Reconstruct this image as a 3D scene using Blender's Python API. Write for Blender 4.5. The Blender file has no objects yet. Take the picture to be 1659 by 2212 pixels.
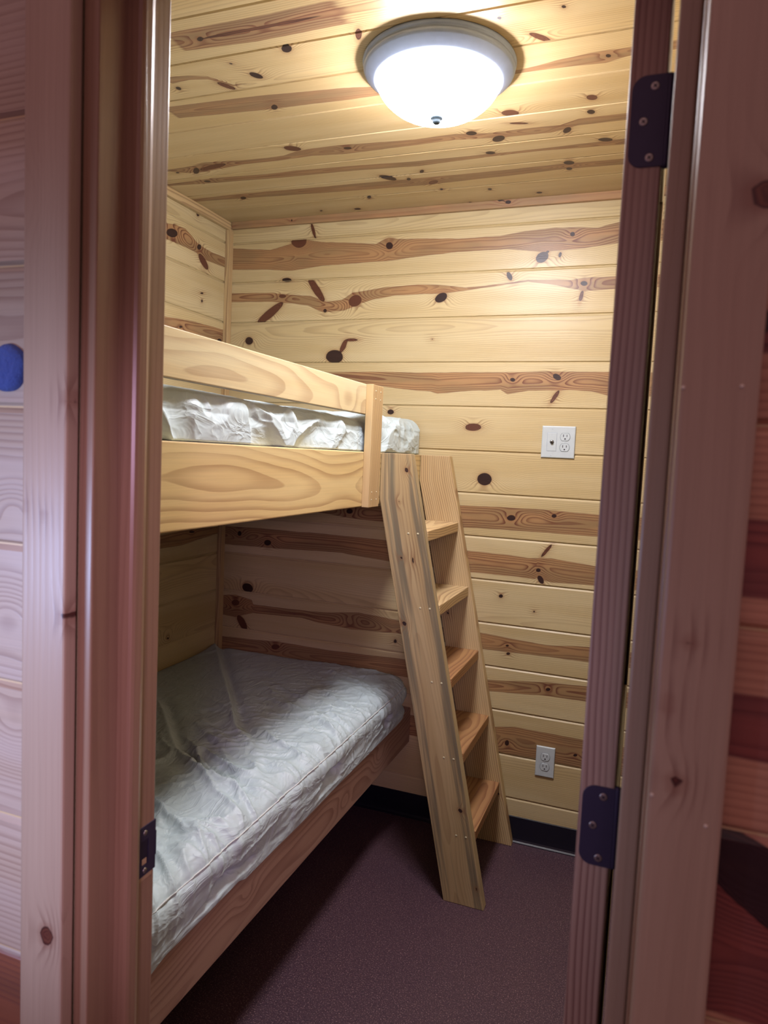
HEART={"back":[[[[0.017,2.34],[0.202,2.323],[0.298,2.34],[0.333,2.36],[0.377,2.354],[0.442,2.341],[0.684,2.32],[0.737,2.341],[0.777,2.332],[0.86,2.329],[1.023,2.319],[1.184,2.318],[1.277,2.33],[1.388,2.335],[1.536,2.325],[1.608,2.339]],[[0.02,2.251],[0.19,2.243],[0.309,2.234],[0.446,2.246],[0.754,2.252],[0.857,2.261],[1.026,2.271],[1.214,2.27],[1.343,2.253],[1.492,2.257],[1.613,2.269]]],[[[0.023,2.15],[0.208,2.144],[0.313,2.134],[0.401,2.125],[0.474,2.1],[0.544,2.104],[0.591,2.131],[0.653,2.138],[0.746,2.149],[0.863,2.153],[0.96,2.148],[1.061,2.133],[1.142,2.138],[1.216,2.145],[1.298,2.153],[1.45,2.146],[1.499,2.151],[1.607,2.151]],[[0.024,2.113],[0.225,2.108],[0.315,2.099],[0.388,2.087],[0.461,2.059],[0.56,2.063],[0.628,2.089],[0.695,2.105],[0.774,2.115],[0.865,2.117],[0.967,2.116],[1.012,2.119],[1.088,2.126],[1.216,2.14],[1.299,2.147],[1.402,2.13],[1.452,2.118],[1.502,2.106],[1.61,2.11]]],[[[0.381,1.806],[0.459,1.811],[0.684,1.815],[0.881,1.811],[1.214,1.814],[1.401,1.817],[1.604,1.815]],[[0.381,1.804],[0.536,1.788],[0.649,1.768],[0.884,1.742],[0.942,1.74],[0.971,1.732],[1.11,1.745],[1.218,1.749],[1.246,1.733],[1.324,1.747],[1.476,1.751],[1.55,1.747],[1.609,1.733]]],[[[0.37,1.238],[0.473,1.253],[1.067,1.297],[1.136,1.3],[1.245,1.304],[1.382,1.304],[1.594,1.3]],[[0.371,1.229],[0.474,1.23],[0.619,1.217],[0.753,1.212],[1.085,1.214],[1.251,1.219],[1.387,1.219],[1.6,1.22]]],[[[0.023,1.134],[0.204,1.138],[0.515,1.139],[0.778,1.137],[1.111,1.124],[1.256,1.122],[1.363,1.117],[1.447,1.124],[1.602,1.109]],[[0.025,1.055],[0.166,1.056],[0.443,1.063],[0.593,1.067],[0.796,1.052],[1.129,1.042],[1.261,1.042],[1.393,1.041],[1.398,1.046],[1.453,1.035],[1.602,1.038]]],[[[0.024,0.824],[0.083,0.832],[0.167,0.818],[0.175,0.798],[0.376,0.8],[0.53,0.805],[0.678,0.823],[0.822,0.814],[1.191,0.805],[1.45,0.792],[1.603,0.806]],[[0.027,0.736],[0.086,0.732],[0.136,0.749],[0.177,0.762],[0.416,0.77],[0.494,0.758],[0.644,0.75],[0.867,0.759],[1.204,0.744],[1.453,0.749],[1.607,0.751]]],[[[0.022,0.635],[0.303,0.648],[0.537,0.645],[0.893,0.655],[1.234,0.623],[1.445,0.648],[1.609,0.658]],[[0.025,0.571],[0.306,0.569],[0.539,0.573],[0.897,0.584],[1.25,0.581],[1.448,0.597],[1.602,0.601]]],[[[0.535,0.451],[0.905,0.428],[1.275,0.442],[1.35,0.455],[1.484,0.453],[1.602,0.452]],[[0.542,0.289],[0.909,0.337],[1.297,0.345],[1.437,0.348],[1.604,0.346]]]],"left":[[[[-0.417,2.315],[-0.375,2.326],[-0.306,2.329],[-0.212,2.293],[-0.125,2.29],[-0.044,2.293]],[[-0.415,2.258],[-0.304,2.261],[-0.232,2.26],[-0.189,2.247],[-0.145,2.249],[-0.042,2.254]]],[[[-0.414,1.971],[-0.231,1.985],[-0.035,1.989]],[[-0.413,1.933],[-0.229,1.932],[-0.033,1.939]]],[[[-0.412,1.129],[-0.218,1.139],[-0.041,1.132]],[[-0.41,1.078],[-0.292,1.076],[-0.04,1.103]]]],"ceiling":[[[[0.654,-1.25],[0.903,-1.247],[1.042,-1.251]],[[0.601,-1.179],[0.825,-1.164],[1.002,-1.167],[1.057,-1.167]]],[[[0.524,-1.083],[0.571,-1.075],[0.618,-1.058],[0.661,-1.004]],[[0.502,-1.054],[0.559,-1.059],[0.612,-1.049],[0.658,-0.999]]],[[[0.418,-0.948],[0.722,-0.933],[0.962,-0.907],[1.019,-0.894],[1.401,-0.874],[1.5,-0.892],[1.572,-0.903],[1.661,-0.901]],[[0.37,-0.885],[0.68,-0.861],[0.938,-0.85],[1.408,-0.861],[1.496,-0.859],[1.602,-0.851],[1.66,-0.867]]],[[[0.117,-0.565],[0.218,-0.57],[0.284,-0.586],[0.405,-0.57],[0.51,-0.566],[0.574,-0.568],[0.625,-0.586],[0.689,-0.595],[0.796,-0.593],[1.029,-0.572],[1.156,-0.577],[1.25,-0.558],[1.358,-0.56],[1.461,-0.556],[1.513,-0.581],[1.639,-0.58]],[[0.107,-0.553],[0.169,-0.522],[0.227,-0.518],[0.303,-0.529],[0.409,-0.541],[0.536,-0.537],[0.664,-0.545],[0.768,-0.531],[1.017,-0.536],[1.146,-0.541],[1.297,-0.521],[1.43,-0.517],[1.51,-0.543],[1.638,-0.543]]],[[[0.029,-0.45],[0.219,-0.458],[0.44,-0.445],[0.552,-0.448],[0.727,-0.438],[0.979,-0.42],[1.22,-0.416],[1.389,-0.414],[1.634,-0.421]],[[0.018,-0.436],[0.194,-0.421],[0.42,-0.409],[0.572,-0.403],[0.711,-0.403],[0.98,-0.383],[1.215,-0.397],[1.388,-0.401],[1.633,-0.384]]],[[[0.072,-0.295],[0.259,-0.298],[0.661,-0.289],[0.934,-0.283],[1.239,-0.28],[1.429,-0.285],[1.629,-0.278]],[[0.062,-0.266],[0.234,-0.257],[0.636,-0.233],[0.948,-0.22],[1.242,-0.232],[1.442,-0.245],[1.628,-0.235]]]]}
KNOTS={"back":[[0.3375,2.35,0.0351,0.0239,2.9919,1],[0.7416,2.3092,0.0149,0.013,2.6929,0],[0.2871,2.1963,0.0207,0.0077,3.0861,0],[0.4251,2.1525,0.0602,0.0146,2.2276,1],[0.2115,2.0597,0.0724,0.0171,-2.5285,1],[0.6032,2.0992,0.0277,0.022,-2.9096,1],[0.4703,2.0642,0.0079,0.0069,2.8727,0],[0.1137,1.9463,0.0187,0.0159,2.9981,0],[0.403,2.39,0.0314,0.0062,1.9059,1],[0.2689,2.1294,0.0149,0.0065,3.0901,1],[1.3446,2.2329,0.0231,0.0179,-2.7051,0],[1.4481,2.3087,0.0089,0.0078,2.3495,0],[1.4086,2.2379,0.0087,0.0057,1.34,0],[0.9655,2.0998,0.0245,0.0167,-2.6992,0],[1.2274,2.1703,0.0161,0.008,2.0844,0],[1.5003,2.1321,0.0108,0.0078,2.9802,0],[1.4935,2.0868,0.0184,0.006,1.3837,1],[0.9383,1.9418,0.0029,0.0021,3.0397,0],[1.2625,1.7866,0.0096,0.0067,2.8526,0],[1.4253,1.7977,0.0155,0.0094,2.6105,0],[1.4233,1.7262,0.0258,0.0067,-2.1079,1],[1.1209,1.6046,0.0296,0.0134,-3.1199,1],[1.3636,2.2518,0.0051,0.0039,2.9035,0],[0.5211,1.8765,0.0378,0.0259,3.0921,0],[0.5606,1.9203,0.0257,0.0105,1.1191,1],[0.5932,1.9435,0.0237,0.0054,3.1248,1],[0.7786,1.6558,0.0129,0.0094,3.1317,0],[1.1765,1.4066,0.027,0.0232,-3.0963,0],[1.2885,1.2654,0.0153,0.0102,-3.0566,0],[1.2667,0.9607,0.007,0.0064,-2.6976,0],[1.3968,0.9153,0.0035,0.0033,1.035,0],[1.3032,0.7704,0.0061,0.0039,-2.9476,0],[1.3085,0.7394,0.007,0.0048,-2.9247,0],[1.448,1.2842,0.0086,0.0066,-3.0553,0],[1.4026,1.075,0.0077,0.0067,-2.9227,0],[1.4136,1.0397,0.0174,0.01,2.139,0],[1.4294,1.1528,0.0277,0.0054,-2.1838,1],[0.0946,1.1076,0.0101,0.009,1.406,0],[0.2366,1.0788,0.0161,0.012,-2.9925,0],[0.1442,0.8689,0.0268,0.0196,2.9587,0],[0.0843,0.7966,0.0185,0.013,-2.942,1],[0.1206,0.7109,0.0348,0.0168,2.2384,1],[0.6181,1.2436,0.0146,0.0101,-3.0482,0],[0.8452,0.7256,0.0081,0.0063,1.4871,0],[0.293,0.6248,0.0194,0.0107,-2.958,1],[0.8361,0.8086,0.027,0.0223,1.4513,2],[0.6391,0.7837,0.0368,0.0096,-3.0101,2],[1.4675,0.6237,0.0084,0.0064,-2.8449,0],[1.3245,0.3872,0.0102,0.008,1.3985,0],[1.5833,0.3886,0.0062,0.0042,-2.833,0]],"left":[[-0.3876,2.2897,0.0339,0.0151,-2.9058,0],[-0.2142,2.2866,0.0146,0.0098,-2.6509,0],[-0.183,2.2361,0.0386,0.0166,2.5735,1],[-0.1884,2.1094,0.0099,0.0031,-2.9004,0],[-0.1871,2.0783,0.006,0.0051,0.9746,0],[-0.3222,1.9493,0.0091,0.0042,-2.9217,0],[-0.2279,2.4143,0.0117,0.0088,1.1293,0],[-0.0541,1.9389,0.0143,0.0078,-2.9286,0],[-0.2178,1.1257,0.0181,0.0047,3.0471,0],[-0.3606,0.7062,0.0065,0.0038,2.769,0],[-0.3606,0.7062,0.0435,0.0218,2.8245,2]],"ceiling":[[0.6998,-1.2089,0.0101,0.0063,2.4492,0],[0.8664,-1.2087,0.1558,0.005,3.1373,1],[0.8809,-1.1158,0.015,0.0108,2.3421,0],[0.7449,-1.03,0.0176,0.0109,-2.1287,0],[0.639,-1.0047,0.0256,0.0094,-2.1203,1],[0.5037,-1.0281,0.008,0.0066,1.9234,0],[0.7119,-1.0961,0.0038,0.0027,-2.2889,0],[0.7072,-0.8672,0.0149,0.0086,2.217,0],[0.6277,-0.611,0.0265,0.0171,-2.6705,1],[0.2075,-0.5327,0.0277,0.0097,2.2463,0],[0.2835,-0.5463,0.0585,0.0148,2.9283,1],[0.8021,-0.5688,0.013,0.0089,-3.0353,0],[0.1304,-0.5346,0.0066,0.0043,2.8838,0],[0.1889,-0.4387,0.0136,0.0088,3.0395,0],[0.228,-0.2582,0.0157,0.0097,2.3652,0],[0.4657,-0.0604,0.008,0.0044,2.1203,0],[1.0716,-1.1229,0.0201,0.0067,1.9813,1],[1.393,-1.0917,0.0053,0.0046,1.4381,0],[1.5308,-1.0926,0.0052,0.0043,1.2046,0],[1.4677,-0.997,0.0317,0.0083,-2.3057,1],[1.6096,-0.8796,0.0066,0.0051,1.2171,0],[1.5584,-0.6919,0.0151,0.0124,-2.2764,1],[1.3374,-0.6632,0.024,0.0167,-2.8052,1],[1.2039,-0.5701,0.015,0.0131,-2.8283,0],[1.2742,-0.5146,0.0222,0.0162,2.3075,0],[1.476,-0.5193,0.0187,0.0106,1.9619,0],[1.5501,-0.6127,0.012,0.0096,1.2354,0],[1.3495,-0.5968,0.0256,0.0055,-2.8788,1],[1.2298,-0.4235,0.0147,0.0107,-2.8496,0],[0.9759,-0.3372,0.0135,0.0067,2.081,0],[1.5779,-0.4296,0.0212,0.012,-2.7918,0],[0.8443,-0.3131,0.0331,0.0165,-2.2683,0],[0.9111,-0.2835,0.0114,0.007,1.9468,0],[0.9863,-0.2367,0.0207,0.0127,2.4447,1],[1.4571,-0.2899,0.0165,0.0137,-2.5154,0],[1.4532,-0.2421,0.0107,0.009,1.2884,0],[0.9965,-0.1683,0.0087,0.0059,1.8872,0],[1.1646,-0.1282,0.0086,0.0064,1.7537,0],[0.7101,-0.1533,0.0133,0.0068,2.0056,0],[1.329,-0.0552,0.0098,0.0086,-2.5549,0],[0.6179,-0.0465,0.0134,0.01,3.123,0],[1.0659,-0.014,0.0076,0.0061,1.8278,0]]}
WORLD=.9; HALL_W=68.; FILL_W=45.; EXPO=0.
import bpy, math, random
import numpy as np
rng = np.random.RandomState(7)
C = bpy.context.scene.collection

# ------------------------------------------------------------------ noise
def _h(i, j, s):
    n = (i.astype(np.int64) * 374761393 + j.astype(np.int64) * 668265263 + int(s) * 974634777) & 0xffffffff
    n = ((n ^ (n >> 13)) * 1274126177) & 0xffffffff
    return ((n ^ (n >> 16)) & 0xffff) / 65535.0
def vn(x, y, s=0):
    x = np.asarray(x, float); y = np.asarray(y, float)
    x, y = np.broadcast_arrays(x, y)
    i = np.floor(x); j = np.floor(y); a = x - i; b = y - j
    a = a * a * a * (a * (a * 6 - 15) + 10); b = b * b * b * (b * (b * 6 - 15) + 10)
    return (_h(i, j, s) * (1 - a) * (1 - b) + _h(i + 1, j, s) * a * (1 - b)
            + _h(i, j + 1, s) * (1 - a) * b + _h(i + 1, j + 1, s) * a * b)
def fbm(x, y, s=0, o=3):
    r = 0; k = 0.5
    for q in range(o):
        r = r + k * vn(np.asarray(x) * 2 ** q + 7.3 * q, np.asarray(y) * 2 ** q + 3.1 * q, s + q); k *= .5
    return r / (1 - .5 ** o)
def ridge(x, y, s=0, p=2.5):
    return (1 - np.abs(2 * vn(x, y, s) - 1)) ** p
def sst(a, b, x):
    t = np.clip((x - a) / (b - a), 0, 1); return t * t * (3 - 2 * t)

# ------------------------------------------------------------------ mesh building
ATT = ('ht', 'rg', 'kn', 'kt', 'tn', 'wx', 'wy', 'wz')
DEF = dict(ht=-1., rg=0., kn=1., kt=0., tn=1., wx=0., wy=0., wz=0.)
class Acc:
    def __init__(s):
        s.v = []; s.q = []; s.m = []; s.a = {k: [] for k in ATT}; s.n = 0
    def raw(s, P, Q, at=None, mi=0):
        P = np.asarray(P, float).reshape(-1, 3); Q = np.asarray(Q, int).reshape(-1, 4)
        s.v.append(P); s.q.append(Q + s.n); s.m.append(np.full(len(Q), mi))
        for k in ATT:
            x = DEF[k] if at is None or k not in at else at[k]
            s.a[k].append(np.broadcast_to(np.asarray(x, float).ravel() if np.ndim(x) else x, (len(P),)))
        s.n += len(P)
    def grid(s, P, at=None, flip=False, mi=0):
        nu, nv = P.shape[:2]
        I = np.arange(nu * nv).reshape(nu, nv)
        Q = np.stack([I[:-1, :-1], I[1:, :-1], I[1:, 1:], I[:-1, 1:]], -1).reshape(-1, 4)
        if flip: Q = Q[:, ::-1]
        s.raw(P, Q, at, mi)
    def box(s, a, b, mi=0, at=None):
        x0, y0, z0 = a; x1, y1, z1 = b
        P = [(x0, y0, z0), (x1, y0, z0), (x1, y1, z0), (x0, y1, z0), (x0, y0, z1), (x1, y0, z1), (x1, y1, z1), (x0, y1, z1)]
        Q = [(0, 3, 2, 1), (4, 5, 6, 7), (0, 1, 5, 4), (1, 2, 6, 5), (2, 3, 7, 6), (3, 0, 4, 7)]
        s.raw(P, Q, at, mi)
    def build(s, name, mats, parent=None, smooth=False):
        V = np.concatenate(s.v); Q = np.concatenate(s.q); M = np.concatenate(s.m)
        me = bpy.data.meshes.new(name)
        me.vertices.add(len(V)); me.vertices.foreach_set('co', V.ravel().astype(np.float32))
        me.loops.add(Q.size); me.loops.foreach_set('vertex_index', Q.ravel().astype(np.int32))
        me.polygons.add(len(Q)); me.polygons.foreach_set('loop_start', (np.arange(len(Q)) * 4).astype(np.int32))
        try: me.polygons.foreach_set('loop_total', np.full(len(Q), 4, np.int32))
        except Exception: pass
        for m in (mats if isinstance(mats, (list, tuple)) else [mats]): me.materials.append(m)
        me.polygons.foreach_set('material_index', M.astype(np.int32))
        me.polygons.foreach_set('use_smooth', np.full(len(Q), bool(smooth)))
        me.update(calc_edges=True)
        for k in ATT[:5]:
            A = me.attributes.new(k, 'FLOAT', 'POINT'); A.data.foreach_set('value', np.concatenate(s.a[k]).astype(np.float32))
        A = me.attributes.new('wc', 'FLOAT_VECTOR', 'POINT')
        A.data.foreach_set('vector', np.stack([np.concatenate(s.a[k]) for k in ('wx', 'wy', 'wz')], 1).ravel().astype(np.float32))
        o = bpy.data.objects.new(name, me); C.objects.link(o)
        if parent: o.parent = parent; o.matrix_parent_inverse = parent.matrix_world.inverted()
        return o

def lathe(acc, prof, c, n=64, axis='z', mi=0):
    a = np.linspace(0, 2 * math.pi, n + 1)
    pr = np.array(prof, float)
    P = np.zeros((n + 1, len(pr), 3))
    R = pr[:, 0][None]; Z = pr[:, 1][None]
    if axis == 'z':
        P[..., 0] = c[0] + R * np.cos(a)[:, None]; P[..., 1] = c[1] + R * np.sin(a)[:, None]; P[..., 2] = c[2] + Z
    elif axis == 'y':
        P[..., 0] = c[0] + R * np.cos(a)[:, None]; P[..., 2] = c[2] + R * np.sin(a)[:, None]; P[..., 1] = c[1] - Z
    else:
        P[..., 1] = c[1] + R * np.cos(a)[:, None]; P[..., 2] = c[2] + R * np.sin(a)[:, None]; P[..., 0] = c[0] + Z
    acc.grid(P, flip=False, mi=mi)

def knot_field(U, V, knots, RG=None):
    kn = np.full(U.shape, .05); kt = np.zeros(U.shape); bulge = np.zeros(U.shape)
    for (cx, cy, a, b, th, t) in knots:
        a = max(a, .0022); b = max(b, .0018)
        m = (np.abs(U - cx) < a * 1.2 + .12) & (np.abs(V - cy) < a * 1.2 + .1)
        if not m.any(): continue
        du = U[m] - cx; dv = V[m] - cy; c, s = math.cos(th), math.sin(th)
        p = (du * c + dv * s) / a; q = (-du * s + dv * c) / b
        d = np.sqrt(p * p + q * q); f = (d - 1) * min(a, b) * 1.1
        mm = min(b, a)
        dd = np.sqrt((np.abs(du) * .55) ** 2 + dv ** 2)
        bulge[m] += mm * 2.2 * min(1, mm / .006) * np.exp(-(dd / (mm * 1.7 + .007)) ** 2)
        if t == 2: continue
        cur = kn[m]; k2 = kt[m]; w = f < cur
        cur[w] = f[w]; k2[w] = t; kn[m] = cur; kt[m] = k2
    return kn, kt, bulge

class Board: pass
def panel(acc, u0, u1, seams, fine_u, place, bands=(), knots=(), du=.0036, dv=.0032, seed=0, bev=.0036, dep=.0062, bev2=.0082, mi=0, tones=None, maxknot=None):
    """tongue-and-groove boards along u stacked in v; place(u,v,w)->xyz, w = height above the face."""
    bd = []
    for bt in bands:
        T = np.array(bt[0]); B = np.array(bt[1])
        T = T[np.argsort(T[:, 0])]; B = B[np.argsort(B[:, 0])]
        mid = (np.mean(T[:, 1]) + np.mean(B[:, 1])) / 2
        bd.append((T, B, mid))
    for i in range(len(seams) - 1):
        v0, v1 = seams[i], seams[i + 1]
        fa, fb = max(u0, fine_u[0]), min(u1, fine_u[1])
        us = []
        if fa < fb:
            if u0 < fa: us.append(np.arange(u0, fa, .03))
            us.append(np.linspace(fa, fb, max(2, int((fb - fa) / du))))
            if fb < u1: us.append(np.linspace(fb + .03 if u1 - fb > .06 else u1, u1, max(1, int((u1 - fb) / .03))))
        else: us.append(np.linspace(u0, u1, max(2, int((u1 - u0) / .03))))
        u = np.concatenate(us)
        dvv = dv if fa < fb else .012
        v = np.concatenate([[v0], np.linspace(v0 + bev, v1 - bev2, max(3, int((v1 - v0) / dvv))), [v1]])
        w = np.zeros(len(v)); w[0] = w[-1] = -dep
        U, V = np.meshgrid(u, v, indexing='ij')
        W = np.broadcast_to(w, U.shape)
        r = np.random.RandomState(seed * 131 + i)
        off = r.uniform(0, 40); sz = r.uniform(0, 50)
        mine = [b for b in bd if v0 < b[2] < v1]
        ht = np.full(U.shape, -.05); vc = None
        for T, B, mid in mine:
            a = np.interp(U, T[:, 0], T[:, 1]); b = np.interp(U, B[:, 0], B[:, 1])
            hi = np.maximum(a, b); lo = np.minimum(a, b)
            x0 = max(T[0, 0], B[0, 0]) - .02; x1 = min(T[-1, 0], B[-1, 0]) + .02
            # long bands run on past the described stretch
            if x0 < fine_u[0] + .12: x0 = -9
            if x1 > fine_u[1] - .3: x1 = 9
            f = np.minimum(hi - V, V - lo); f = np.minimum(f, np.minimum((U - x0) * .3, (x1 - U) * .1))
            f = np.maximum(f, -.05); ht = np.maximum(ht, f)
            if vc is None: vc = (hi + lo) / 2
        if vc is None:
            vc = v0 + (v1 - v0) * r.uniform(-.3, 1.3) + .02 * (fbm(U * 1.1 + off, U * 0, sz) - .5)
            hh = .012 + .075 * fbm(U * .9 + off, U * 0 + 5, 3)
        else:
            vc = vc + .006 * (fbm(U * 3 + off, U * 0, 2) - .5)
            hh = .004 + .032 * fbm(U * 1.7 + off, U * 0 + 5, 3)
        kk = [k for k in knots if v0 - .01 < k[1] < v1 + .01]
        kn, kt, bul = knot_field(U, V, kk)
        rg = np.sqrt((V - vc) ** 2 + hh ** 2) + bul
        tn = (tones[i % len(tones)] if tones else r.uniform(.9, 1.04))
        acc.grid(np.stack(place(U, V, W), -1), dict(ht=ht, rg=rg, kn=kn, kt=kt, tn=tn, wx=U + off, wy=V, wz=sz), mi=mi)

def wbox(acc, L, Wd, T, fmap, pith=(0., -.05), heart=-1., knots=(), seed=0, tone=1., r=.0015, du=.012, dv=.006, wander=.01, u_off=None, mi=0, hfun=None):
    """wooden board: u in [0,L], v in [0,Wd], w in [0,T], softened arrises, ring field from the pith line."""
    rr = np.random.RandomState(seed + 991)
    off = rr.uniform(0, 40) if u_off is None else u_off; sz = rr.uniform(0, 60)
    def lat(D, d):
        n = max(1, int(round((D - 2 * r) / d)))
        return np.concatenate([[0], np.linspace(r, D - r, n + 1), [D]])
    u, v, w = lat(L, du), lat(Wd, dv), lat(T, max(dv, T / 3))
    def side(a, b, kind):
        A, B = np.meshgrid(a, b, indexing='ij')
        return A, B
    dims = (L, Wd, T)
    for ax, s in ((0, 0), (0, 1), (1, 0), (1, 1), (2, 0), (2, 1)):
        ls = [u, v, w]; o1, o2 = [(1, 2), (2, 0), (0, 1)][ax]
        A, B = np.meshgrid(ls[o1], ls[o2], indexing='ij')
        P = [None] * 3; P[o1] = A; P[o2] = B; P[ax] = np.full(A.shape, dims[ax] * s)
        P = np.stack(P, -1)
        D = np.array(dims); I = np.clip(P, r, D - r); N = P - I; n = np.linalg.norm(N, axis=-1, keepdims=True)
        Q = I + N / np.maximum(n, 1e-9) * r
        U, V, Wq = Q[..., 0], Q[..., 1], Q[..., 2]
        vc = pith[0] + wander * 2 * (fbm(U * 1.3 + off, U * 0, 1) - .5)
        wc = pith[1] + wander * 3 * (fbm(U * 1.1 + off, U * 0, 5) - .5)
        rg = np.sqrt((V - vc) ** 2 + (Wq - wc) ** 2)
        kn, kt, bul = knot_field(U, V, knots)
        ht = heart if hfun is None else hfun(U, V, Wq)
        acc.grid(np.stack(fmap(U, V, Wq), -1), dict(ht=ht, rg=rg + bul, kn=kn, kt=kt, tn=tone, wx=U + off, wy=V + Wq * 1.1, wz=sz), flip=(s == 0), mi=mi)

# ------------------------------------------------------------------ materials
class NT:
    def __init__(s, name):
        s.m = bpy.data.materials.new(name); s.m.use_nodes = True; s.t = s.m.node_tree; s.t.nodes.clear()
        s.out = s.t.nodes.new('ShaderNodeOutputMaterial')
        s.p = s.t.nodes.new('ShaderNodeBsdfPrincipled'); s.t.links.new(s.p.outputs[0], s.out.inputs[0])
    def n(s, k, **kw):
        x = s.t.nodes.new(k)
        for a, b in kw.items(): setattr(x, a, b)
        return x
    def put(s, inp, val):
        if isinstance(val, bpy.types.NodeSocket): s.t.links.new(val, inp)
        else: inp.default_value = val
    def ma(s, op, a, b=0., c=0., clamp=False):
        x = s.n('ShaderNodeMath', operation=op); x.use_clamp = clamp
        s.put(x.inputs[0], a); s.put(x.inputs[1], b); s.put(x.inputs[2], c); return x.outputs[0]
    def attr(s, name, vec=False):
        x = s.n('ShaderNodeAttribute'); x.attribute_name = name; x.attribute_type = 'GEOMETRY'
        return x.outputs['Vector' if vec else 'Fac']
    def vmul(s, v, k):
        x = s.n('ShaderNodeVectorMath', operation='MULTIPLY'); s.put(x.inputs[0], v); x.inputs[1].default_value = k; return x.outputs[0]
    def noise(s, v, scale=1., detail=2., rough=.5, dist=0.):
        x = s.n('ShaderNodeTexNoise'); s.put(x.inputs['Vector'], v)
        x.inputs['Scale'].default_value = scale; x.inputs['Detail'].default_value = detail
        x.inputs['Roughness'].default_value = rough; x.inputs['Distortion'].default_value = dist
        return x.outputs['Fac']
    def sst(s, a, b, x):
        m = s.n('ShaderNodeMapRange', interpolation_type='SMOOTHSTEP'); s.put(m.inputs[0], x)
        m.inputs[1].default_value = a; m.inputs[2].default_value = b; m.inputs[3].default_value = 0; m.inputs[4].default_value = 1
        return m.outputs[0]
    def mix(s, f, a, b, mode='MIX'):
        x = s.n('ShaderNodeMix', data_type='RGBA', blend_type=mode)
        s.put(x.inputs[0], f)
        for i, c in ((6, a), (7, b)):
            s.put(x.inputs[i], c if isinstance(c, bpy.types.NodeSocket) else tuple(c) + (1.,))
        return x.outputs[2]
    def bump(s, h, dist=.001, st=1.):
        x = s.n('ShaderNodeBump'); x.inputs['Strength'].default_value = st; x.inputs['Distance'].default_value = dist
        s.put(x.inputs['Height'], h); s.t.links.new(x.outputs[0], s.p.inputs['Normal'])

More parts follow.
